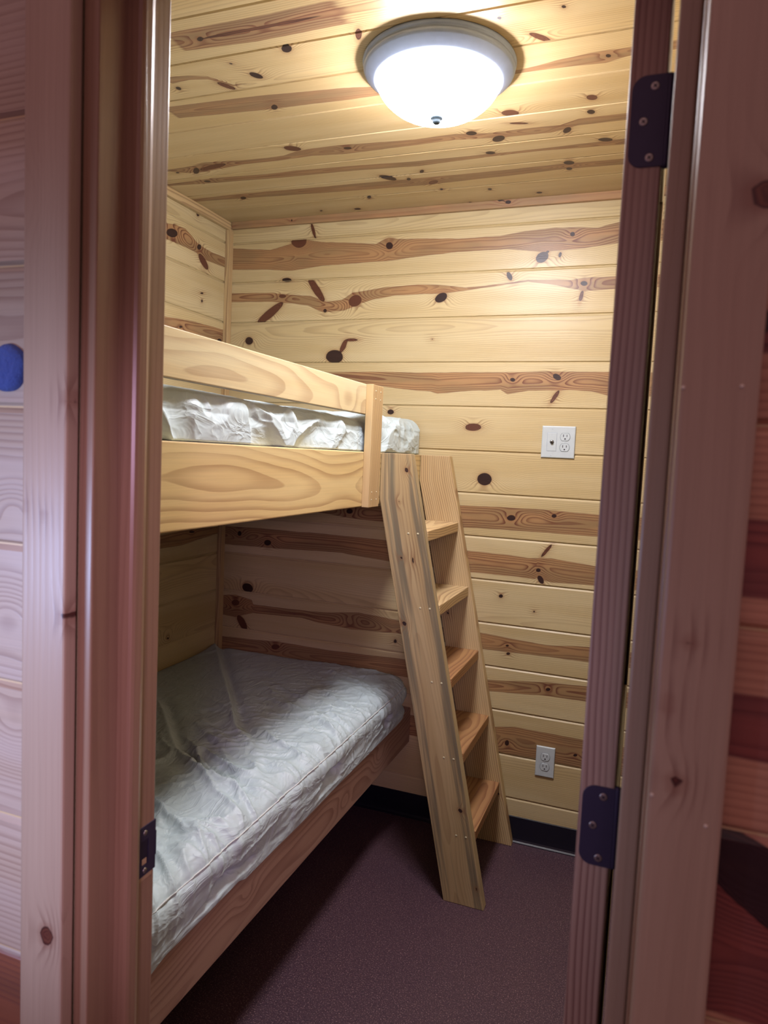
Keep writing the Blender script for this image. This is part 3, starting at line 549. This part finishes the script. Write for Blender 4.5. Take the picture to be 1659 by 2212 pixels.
def drape(lower=True):
    ny = 520 if lower else 560
    y = -np.concatenate([[.004, .006, .010], np.linspace(.015, 1.893, ny)])
    if lower:
        ze, zt, zb, rr = .50, .592, .452, .075
        xe = .9275 - .055 * np.exp(-(-y / .05) ** 1.3)
    else:
        zt = 1.597 + .022 * sst(-.62, -.45, y); zb = 1.449; rr = .05
        xe = .903 + .0 * y
    nt = 150; nr = 40; nd = 46
    s1 = np.linspace(0, 1, nt); s2 = np.linspace(0, 1, nr + 1)[1:]; s3 = np.linspace(0, 1, nd + 1)[1:]
    Y = np.repeat(y[:, None], nt + nr + nd, 1)
    xe_ = xe[:, None]; zt_ = np.broadcast_to(np.asarray(zt).reshape(-1, 1) if np.ndim(zt) else np.array([[zt]]), xe_.shape)
    zr = rr * (.75 if lower else .9)
    X1 = .012 + (xe_ - rr - .012) * s1; Z1 = zt_ + 0 * X1
    th = s2 * math.pi / 2
    X2 = xe_ - rr + rr * np.sin(th) ** .92; Z2 = zt_ - zr * (1 - np.cos(th))
    X3 = xe_ + 0 * s3; Z3 = (zt_ - zr) + (zb - (zt_ - zr)) * s3
    X = np.concatenate([X1, X2, X3], 1); Z = np.concatenate([Z1, Z2, Z3], 1)
    side = np.concatenate([np.zeros(nt), s2 ** 2, np.ones(nd)])[None] + 0 * X
    dn = np.concatenate([np.zeros(nt + nr), s3])[None] + 0 * X
    # arc length coordinate across
    A = np.concatenate([np.zeros((X.shape[0], 1)), np.cumsum(np.hypot(np.diff(X, axis=1), np.diff(Z, axis=1)), 1)], 1)
    P = np.stack([X, Y, Z], -1)
    # edge falls at the walls
    fall = .010 * np.exp(-(-Y) / .012) + (.006 * np.exp(-X / .012)) * (1 - side)
    P[..., 2] -= fall * (1 - side)
    gu = np.gradient(P, axis=0); gv = np.gradient(P, axis=1)
    N = np.cross(gu, gv); N /= np.linalg.norm(N, axis=-1, keepdims=True) + 1e-12
    if N[50, 40, 2] < 0: N = -N
    W = np.zeros(X.shape)
    if lower:
        top = 1 - side
        W += .016 * (fbm(X * 3.2, Y * 2.6, 3) - .5) * np.clip(X * 8, 0, 1) * top
        d, s = poly_d(X, Y, R1P); k = .02
        lenf = 1.
        RG = .024 * np.where(s > 0, np.exp(-d / .06), np.exp(-(d / .013) ** 1.2)) * top * sst(1.0, .75, -Y) - .010 * np.exp(-((d - .03) / .02) ** 2) * (s < 0) * top * sst(.95, .7, -Y)
        d, s = poly_d(X, Y, R2P)
        W += (.022 * np.where(s > 0, np.exp(-d / .05), np.exp(-(d / .009) ** 1.2)) - .008 * np.exp(-((d - .03) / .02) ** 2) * (s < 0)) * sst(.93, .7, X) * sst(.15, .35, X)
        # soft stretched folds in the far half
        q = X * .72 + Y * .69; p_ = X * .69 - Y * .72
        W += .0040 * ridge(p_ * 11 + 1.2 * vn(q * 3, p_ * 4, 6), q * 2.2, 7, 1.6) * sst(1.1, .6, -Y) * top
        # gathers running in from the piping
        wg = sst(.30, .80, X) * (1 - .75 * side) * (.55 + .45 * sst(-.2, -.5, Y))
        wx = X + .035 * (fbm(X * 9, Y * 9, 31) - .5); wy = Y + .05 * (fbm(X * 7, Y * 7, 37) - .5)
        g1 = ridge((wy * .87 + wx * .50) * 21, (wx * .87 - wy * .5) * 4.5, 9, 3)
        g2 = ridge((wy * .93 - wx * .37) * 34, (wx * .93 + wy * .37) * 7.5, 10, 3)
        g3 = ridge((wy * .72 + wx * .69) * 14, (wx * .69 - wy * .72) * 5.5, 12, 4)
        W += wg * (.0125 * g1 + .0080 * g2 + .0085 * g3)
        W += .0020 * ridge(wx * 60, wy * 60, 15, 2) * (.3 + .7 * sst(.2, .6, X))
        W += (.003 * g3 + .006 * g1) * sst(.0, .3, X) * sst(.7, 1.1, -Y) * top
        As = A[:, 175][:, None]; ds = np.abs(A - As)
        pk = ridge(Y * 34 + 1.6 * vn(Y * 9, A * 9, 71), A * 7, 72, 2.2)
        W += .0052 * pk * np.exp(-ds / .035) * sst(.02, .1, -Y) - .0035 * np.exp(-(ds / .006) ** 2)
        g4 = ridge((wy * .6 + wx * .8) * 40, (wx * .6 - wy * .8) * 12, 73, 3)
        W += .0018 * g4 * sst(.35, .7, X) * (1 - .5 * side)
        # side drop: long slack folds and hollows
        sd = side
        hol = sst(.52, .70, fbm(Y * 5.2, dn * .8 + 2.2, 21)) * np.sin(np.clip(dn * 1.25, 0, 1) * math.pi)
        W += sd * (.012 * (fbm(Y * 3.5, dn * 1.6, 22) - .5) - .030 * hol * (dn > 0))
        W += sd * .0035 * ridge(Y * 6 + dn * 2.0, dn * 2.5 + Y * 1.5, 23, 2)
        W += .002 * sd
        # overhang on the rail top outside the notches
        P[..., 0] += 0
        ov = dn ** 3
        W = W * (1 - ov) + ov * (.0035 + .0035 * (vn(Y * 4.2, Y * 0, 40) - .3))
        P[..., 2] += ov * (.012 * sst(.45, .6, vn(Y * 3.1 + .4, Y * 0, 41)) + .012 * np.exp(Y / .05) - .001)
        W = np.where(np.abs(X - .012) < .02, W * np.clip((X - .012) / .02, 0, 1), W)
        W *= np.clip(-Y / .04, .0, 1) ** .7 * .999 + .001
        W += RG * np.clip(X / .012 - .2, 0, 1)
    else:
        wx = A + .09 * (fbm(Y * 5, A * 5, 51) - .5); wy = Y + .09 * (fbm(Y * 6, A * 6, 57) - .5)
        c1 = ridge((wy * .5 + wx * 1.5) * 7, (wx * .5 - wy * .8) * 3.2, 61, 1.7)
        c2 = ridge((wy - wx * 1.3) * 6.5, (wx + wy * .8) * 5, 63, 2.2)
        c3 = ridge(wy * 19, wx * 17, 65, 2)
        sd2 = np.clip(side + .25, 0, 1)
        W += sd2 * (.024 * (c1 - .45) + .024 * (c2 - .4) + .006 * c3) + .010 * (fbm(Y * 2.5, A * 6, 67) - .5)
        bel = np.sin(np.clip(dn, 0, 1) ** .8 * math.pi) * .008
        W += bel
        W = np.clip(W, -.03, .019)
        lim = sst(-1.606, -1.585, -P[..., 2])  # under the guard board it may swell
        pin = (P[..., 2] > 1.585) & (Y < -.5)
        W = np.where(pin, np.clip(W, -.02, .004), W)
        W *= np.clip(-Y / .02, .25, 1)
        W = W * (1 - np.exp(-(1 - dn) * 9) * 0) 
        P[..., 0] -= .02 * np.exp(Y / .03) * side
    P = P + N * W[..., None]
    P[..., 1] = np.minimum(P[..., 1], -.0035)
    if not lower:
        t_ = sst(1.484, 1.493, P[..., 2]); P[..., 0] = np.where(P[..., 0] > .886, .886 + (P[..., 0] - .886) * t_, P[..., 0])
        P[..., 0] = np.where((P[..., 2] > 1.603) & (Y < -.53), np.minimum(P[..., 0], .905), P[..., 0])
        P[..., 0] = np.minimum(P[..., 0], np.where(Y < -.53, .9265, .94))
    return P, N
def mattress(lower):
    P, N = drape(lower)
    lab = ('thick white covered mattress on the lower bunk, half shaded, its piped edge gathered in wrinkles' if lower
           else 'crumpled white covered mattress on the upper bunk, showing between side board and guard rail')
    root = empty('mattress', (.45, -.95, .438 if lower else 1.448), lab, 'mattress', 'white covered bunk mattresses')
    a = Acc(); a.grid(P, flip=True)
    # close the far sides and underside
    nu, nv = P.shape[:2]
    zb = .4385 if lower else 1.4485
    n0 = P[:, -1].copy(); n1 = n0.copy(); n1[:, 0] = np.minimum(n1[:, 0] - .03, .885); n1[:, 2] = np.maximum(n1[:, 2] + .0, zb + .004)
    n2 = n1.copy(); n2[:, 0] = .012; n2[:, 2] = zb
    n1b = n1.copy(); n1b[:, 2] = zb
    top0 = P[:, 0]
    a.grid(np.stack([n0, n1, n1b, n2, top0], 1), flip=True)
    for e in (0, -1):
        E = P[e]; F = E.copy(); F[:, 2] = zb; F[:, 0] = np.minimum(F[:, 0], .885)
        a.grid(np.stack([E, F], 1), flip=(e == -1))
    a.build('mattress_cover', M_sheet, root, True)
    if lower:
        # piping: follows the shoulder of the cover
        j = 150 + 25
        path = P[3:, j] + N[3:, j] * .0006
        jit = (vn(path[:, 1] * 40, path[:, 1] * 0, 3) - .5) * .006
        path[:, 0] += jit * .5; path[:, 2] += jit * .8
        n = 8; T = np.gradient(path, axis=0); T /= np.linalg.norm(T, axis=1, keepdims=True)
        B1 = N[3:, j]; B2 = np.cross(T, B1)
        ang = np.linspace(0, 2 * math.pi, n + 1)
        rad = .0023 * (1 + .35 * (vn(path[:, 1] * 90, path[:, 1] * 0, 8) - .5))
        Q = path[:, None] + rad[:, None, None] * (np.cos(ang)[None, :, None] * B1[:, None] + np.sin(ang)[None, :, None] * B2[:, None])
        a = Acc(); a.grid(Q); a.build('edge_piping', M_pipe, root, True)
mattress(True); mattress(False)

# ------------------------------------------------------------------ ladder
def ladder():
    root = empty('bunk_ladder', (1.29, -.24, 0), 'weathered pine plank ladder with five treads leaning on the upper bunk', 'ladder')
    sl = .2203; zt = 1.489; W = .138
    def stile(y0, dx, mat, seed, knots, tone, zc=1.314):
        xr = lambda z: 1.361 + dx - sl * z
        a = Acc(); Ls = zt * math.sqrt(1 + sl * sl)
        def fm(u, v, w):
            z = u / Ls * zt
            x0 = np.maximum(xr(z) - W, XB + .0015); x = x0 + (xr(z) - x0) * (v / W)
            return (x, y0 + w, z)
        wbox(a, Ls, W, .038, fm, (.06, -.05) if mat is M_lad else (-.15, .02), seed=seed, knots=knots, tone=tone, r=.002, wander=.02, du=.008, dv=.004)
        return a.build('stile', mat, root), xr
    kn = [(1.47, .108, .008, .007, 0, 0), (1.17, .045, .004, .0035, 0, 0), (1.165, .085, .012, .003, .1, 0), (1.36, .068, .0035, .003, 0, 0), (.945, .018, .007, .007, 0, 0), (.33, .112, .0065, .0065, 0, 0), (.07, .125, .004, .003, 0, 0)]
    s1, xr = stile(-.475, 0., M_lad, 81, kn, 1.)
    tz = [1.236, .991, .748, .500, .244]
    pts = []
    for z in tz:
        for f in (.62, .86): pts.append((xr(z) - W * (1 - f), -.475, z - .012 + .004 * f))
    dots(s1, pts, .0038, M_fill, 'screw_plug')
    s2, xr2 = stile(-.042, .012, M_fir, 83, [(.9, .03, .005, .004, 0, 0), (.2, .12, .004, .004, 0, 0)], 1.)
    for i, z in enumerate(tz):
        x1 = xr(z) + .005; x0 = x1 - W + .006
        a = Acc()
        wbox(a, .3955, x1 - x0, .036, lambda u, v, w: (x0 + v, -.4375 + u, z - .036 + w), (.5 * W, .13 + .03 * (i % 2)), seed=85 + i, r=.0025, tone=(1.12, 1.06, 1.0, .98, .98)[i], dv=.004, wander=.03)
        o = a.build('tread', M_fir if i < 2 else M_tread, root)
        if i >= 2: o['label'] = 'worn reddish tread'
ladder()

# ------------------------------------------------------------------ ceiling lamp
LX, LY = 1.215, -.950
root = empty('ceiling_light', (LX, LY, H), 'round flush ceiling light with satin metal ring and glowing white bowl', 'ceiling light')
a = Acc(); lathe(a, [(.150, 0.002), (.187, 0), (.189, -.004), (.186, -.009), (.183, -.010), (.1832, -.013), (.1865, -.017), (.1845, -.022), (.180, -.026), (.169, -.035), (.161, -.042), (.1575, -.045), (.154, -.0455), (.152, -.043), (.151, -.03)], (LX, LY, H), 128)
a.build('metal_ring', M_nickel, root, True)
a = Acc(); pf = [(.150, -.036), (.1535, -.040)] + [(.1545 * math.cos(t) ** .85, -.042 - .084 * math.sin(t) ** 1.3) for t in np.linspace(.05, math.pi / 2 - .001, 18)]
pf.append((0, -.126))
lathe(a, pf, (LX, LY, H), 72)
a.build('glass_bowl', M_glow, root, True)
a = Acc(); lathe(a, [(.0, -.118), (.014, -.1225), (.0165, -.127), (.014, -.130), (.010, -.132), (.0105, -.136), (.007, -.140), (0, -.142)], (LX, LY, H), 24)
a.build('finial', M_cap, root, True)

# ------------------------------------------------------------------ outlets
def rounded_plate(a, x0, x1, z0, z1, y, t, r=.003, bev=.0035, mi=0):
    O = [(x0, z0), (x1, z0), (x1, z1), (x0, z1)]
    xs = np.array([x0, x1, x1, x0, x0]); zs = np.array([z0, z0, z1, z1, z0])
    cx, cz = (x0 + x1) / 2, (z0 + z1) / 2
    L = [(0, 0.), (0, t * .55), (bev * .5, t * .88), (bev, t)]
    P = np.zeros((5, len(L) + 1, 3))
    for j, (ins, h) in enumerate(L):
        P[:, j, 0] = xs - np.sign(xs - cx) * ins; P[:, j, 2] = zs - np.sign(zs - cz) * ins; P[:, j, 1] = y - h
    P[:, -1] = (cx, y - t, cz)
    a.grid(P, flip=True, mi=mi)
def receptacle(parent, cx, cz, y, s=1.):
    n = 40; R = .0172; hh = .0140
    ang = np.linspace(0, 2 * math.pi, n + 1)
    ox = cx + R * np.cos(ang); oz = cz + np.clip(R * np.sin(ang), -hh, hh)
    a = Acc(); P = np.zeros((n + 1, 5, 3))
    for j, (k, h) in enumerate(((1.05, -.0004), (1.0, -.0004), (1., .0012), (.95, .0019), (0, .0019))):
        P[:, j, 0] = cx + (ox - cx) * k; P[:, j, 2] = cz + (oz - cz) * k; P[:, j, 1] = y - h
    a.grid(P, flip=True)
    G = np.zeros((n + 1, 2, 3))
    for j, k in enumerate((1.075, .99)): G[:, j, 0] = cx + (ox - cx) * k; G[:, j, 2] = cz + (oz - cz) * k; G[:, j, 1] = y - .00012
    a.grid(G, flip=True, mi=1)
    rc = a.build('receptacle', [M_white, M_gap], parent)
    a = Acc(); yy = y - .0022
    for sx, hgt in ((-.0064, .0094), (.0064, .0080)):
        a.box((cx + sx - .0011, yy, cz + .0045 - hgt / 2), (cx + sx + .0011, yy + .002, cz + .0045 + hgt / 2))
    a.build('blade_slots', M_dark, rc)
    a = Acc(); lathe(a, [(.0027, -.001), (.0027, .0003), (0, .0003)], (cx, y - .0019, cz - .0070), 16, 'y'); a.build('ground_hole', M_dark, rc)
def scr(parent, x, y, z, mat=M_white):
    a = Acc(); lathe(a, [(.0030, -.0003), (.0028, .0006), (0, .0010)], (x, y, z), 16, 'y')
    a.box((x - .0022, y - .00115, z - .0003), (x + .0022, y - .0009, z + .0003), mi=1)
    a.build('plate_screw', [mat, M_nickel], parent)
def out_double(x0, x1, z0, z1):
    root = empty('wall_plate', ((x0 + x1) / 2, 0, (z0 + z1) / 2), 'wide white wall plate with cable jack and two sockets, upper on back wall', 'electrical outlet')
    a = Acc(); rounded_plate(a, x0, x1, z0, z1, -.0002, .0062); a.build('cover_plate', M_white, root)
    y = -.0064; cz = (z0 + z1) / 2; w = x1 - x0
    cx = x0 + w * .70
    receptacle(root, cx, cz + .0195, y); receptacle(root, cx, cz - .0195, y)
    scr(root, cx, y, cz)
    jx = x0 + w * .31
    a = Acc(); rounded_plate(a, jx - .0168, jx + .0168, cz - .0335, cz + .0335, y, .0010, bev=.0008)
    a.box((jx - .0176, y - .0001, cz - .0343), (jx + .0176, y + .001, cz + .0343), mi=1)
    jk = a.build('jack_insert', [M_white, M_nickel], root)
    a = Acc(); c = (jx + .0005, y - .001, cz)
    lathe(a, [(.0078, -.001), (.0078, .002), (.0062, .0026), (.0062, .001)], c, 6, 'y', mi=0); lathe(a, [(.0048, .000), (.0048, .008), (.0034, .0085), (.0034, .002)], c, 24, 'y', mi=1); lathe(a, [(.0034, .003), (0, .003)], c, 24, 'y', mi=0)
    a.build('cable_jack', [M_dark, M_brass], jk)
    for s in (-1, 1): scr(root, jx, y + .0003, cz + s * .0485)
    
def out_single(x0, x1, z0, z1):
    root = empty('wall_outlet', ((x0 + x1) / 2, 0, (z0 + z1) / 2), 'narrow white two-socket outlet plate low on the back wall right of the ladder', 'electrical outlet')
    a = Acc(); rounded_plate(a, x0, x1, z0, z1, -.0002, .0062); a.build('cover_plate', M_white, root)
    y = -.0064; cz = (z0 + z1) / 2; cx = (x0 + x1) / 2
    receptacle(root, cx, cz + .0195, y); receptacle(root, cx, cz - .0195, y); scr(root, cx, y, cz)
out_double(1.3855, 1.5065, 1.4995, 1.6175)
out_single(1.439, 1.5095, .283, .401)

# ------------------------------------------------------------------ blue felt disc on the outer wall
n = 72; th = np.linspace(0, 2 * math.pi, n + 1); rr = np.linspace(0, 1, 24)
TH, RR = np.meshgrid(th, rr, indexing='ij')
cc = (1.019, -2.0242, 1.567)
R_ = .030 * (1 + .03 * np.sin(TH * 2 + .6) + .02 * np.sin(TH * 5))
hgt = .011 * np.sqrt(np.clip(1 - RR ** 4, 0, 1)) + .002 * (vn(np.cos(TH) * RR * 5 + 9, np.sin(TH) * RR * 5 + 9, 4) - .5) * (1 - RR)
P = np.stack([cc[0] + R_ * RR * np.cos(TH), cc[1] - hgt, cc[2] + R_ * RR * np.sin(TH)], -1)
a = Acc(); a.grid(P)
tag(a.build('felt_disc', M_felt, smooth=True), 'small blue felt disc on the plank wall beside the left door casing', 'felt disc')

# ------------------------------------------------------------------ light, world, camera
w = bpy.data.worlds.new('dusk_room'); bpy.context.scene.world = w; w.use_nodes = True
bg = w.node_tree.nodes['Background']; bg.inputs[1].default_value = WORLD
_g = w.node_tree.nodes.new('ShaderNodeTexCoord'); _s = w.node_tree.nodes.new('ShaderNodeSeparateXYZ'); _m = w.node_tree.nodes.new('ShaderNodeMapRange'); _r = w.node_tree.nodes.new('ShaderNodeMix'); _r.data_type = 'RGBA'
w.node_tree.links.new(_g.outputs['Generated'], _s.inputs[0]); w.node_tree.links.new(_s.outputs[2], _m.inputs[0]); _m.inputs[1].default_value = -.4; _m.inputs[2].default_value = .7
w.node_tree.links.new(_m.outputs[0], _r.inputs[0]); _r.inputs[6].default_value = (.12, .05, .085, 1); _r.inputs[7].default_value = (.46, .26, .28, 1)
w.node_tree.links.new(_r.outputs[2], bg.inputs[0])
L = bpy.data.lights.new('hall_daylight', 'SPOT'); L.energy = HALL_W; L.color = (.42, .58, 1.); L.spot_size = math.radians(52); L.spot_blend = 1.; L.shadow_soft_size = .12
lo = bpy.data.objects.new('hall_daylight', L); C.objects.link(lo); lo.location = (.35, -3.15, 1.15)
from mathutils import Vector, Matrix
lo.rotation_euler = (Vector((1.0, -2.03, 1.20)) - lo.location).to_track_quat('-Z', 'Y').to_euler()

L = bpy.data.lights.new('added_fill_spot', 'SPOT'); L.energy = FILL_W; L.color = (.85, .56, .93); L.spot_size = math.radians(36); L.spot_blend = .7; L.shadow_soft_size = .12  # unseen spot added to lift and tint the shade inside the room
lo = bpy.data.objects.new('added_fill_spot', L); C.objects.link(lo); lo.location = (1.98, -3.3, 1.55)
lo.rotation_euler = (Vector((.55, -.75, .85)) - lo.location).to_track_quat('-Z', 'Y').to_euler()

cam = bpy.data.cameras.new('camera'); co = bpy.data.objects.new('camera', cam); C.objects.link(co)
Mr = [[0.934939, -0.347684, -0.070747], [0.35185, 0.934221, 0.058586], [0.045724, -0.079666, 0.995772]]
cl = (1.77165, -2.69075, 1.48043)
co.matrix_world = Matrix([[Mr[i][0], Mr[i][2], -Mr[i][1], cl[i]] for i in range(3)] + [[0, 0, 0, 1]])
cam.sensor_fit = 'VERTICAL'; cam.sensor_height = 36.; cam.sensor_width = 27.
cam.lens = 1528.36 / 2212 * 36; cam.clip_start = .02
cam.dof.use_dof = True; cam.dof.focus_distance = 2.1; cam.dof.aperture_fstop = 6.2
sc = bpy.context.scene; sc.camera = co
sc.view_settings.view_transform = 'Standard'; sc.view_settings.look = 'None'; sc.view_settings.gamma = 1; sc.view_settings.use_curve_mapping = False
sc.view_settings.exposure = EXPO
sc.cycles.max_bounces = 5; sc.cycles.use_adaptive_sampling = True; sc.cycles.adaptive_threshold = .02; sc.cycles.adaptive_min_samples = 16; sc.cycles.diffuse_bounces = 1
sc.cycles.use_denoising = True
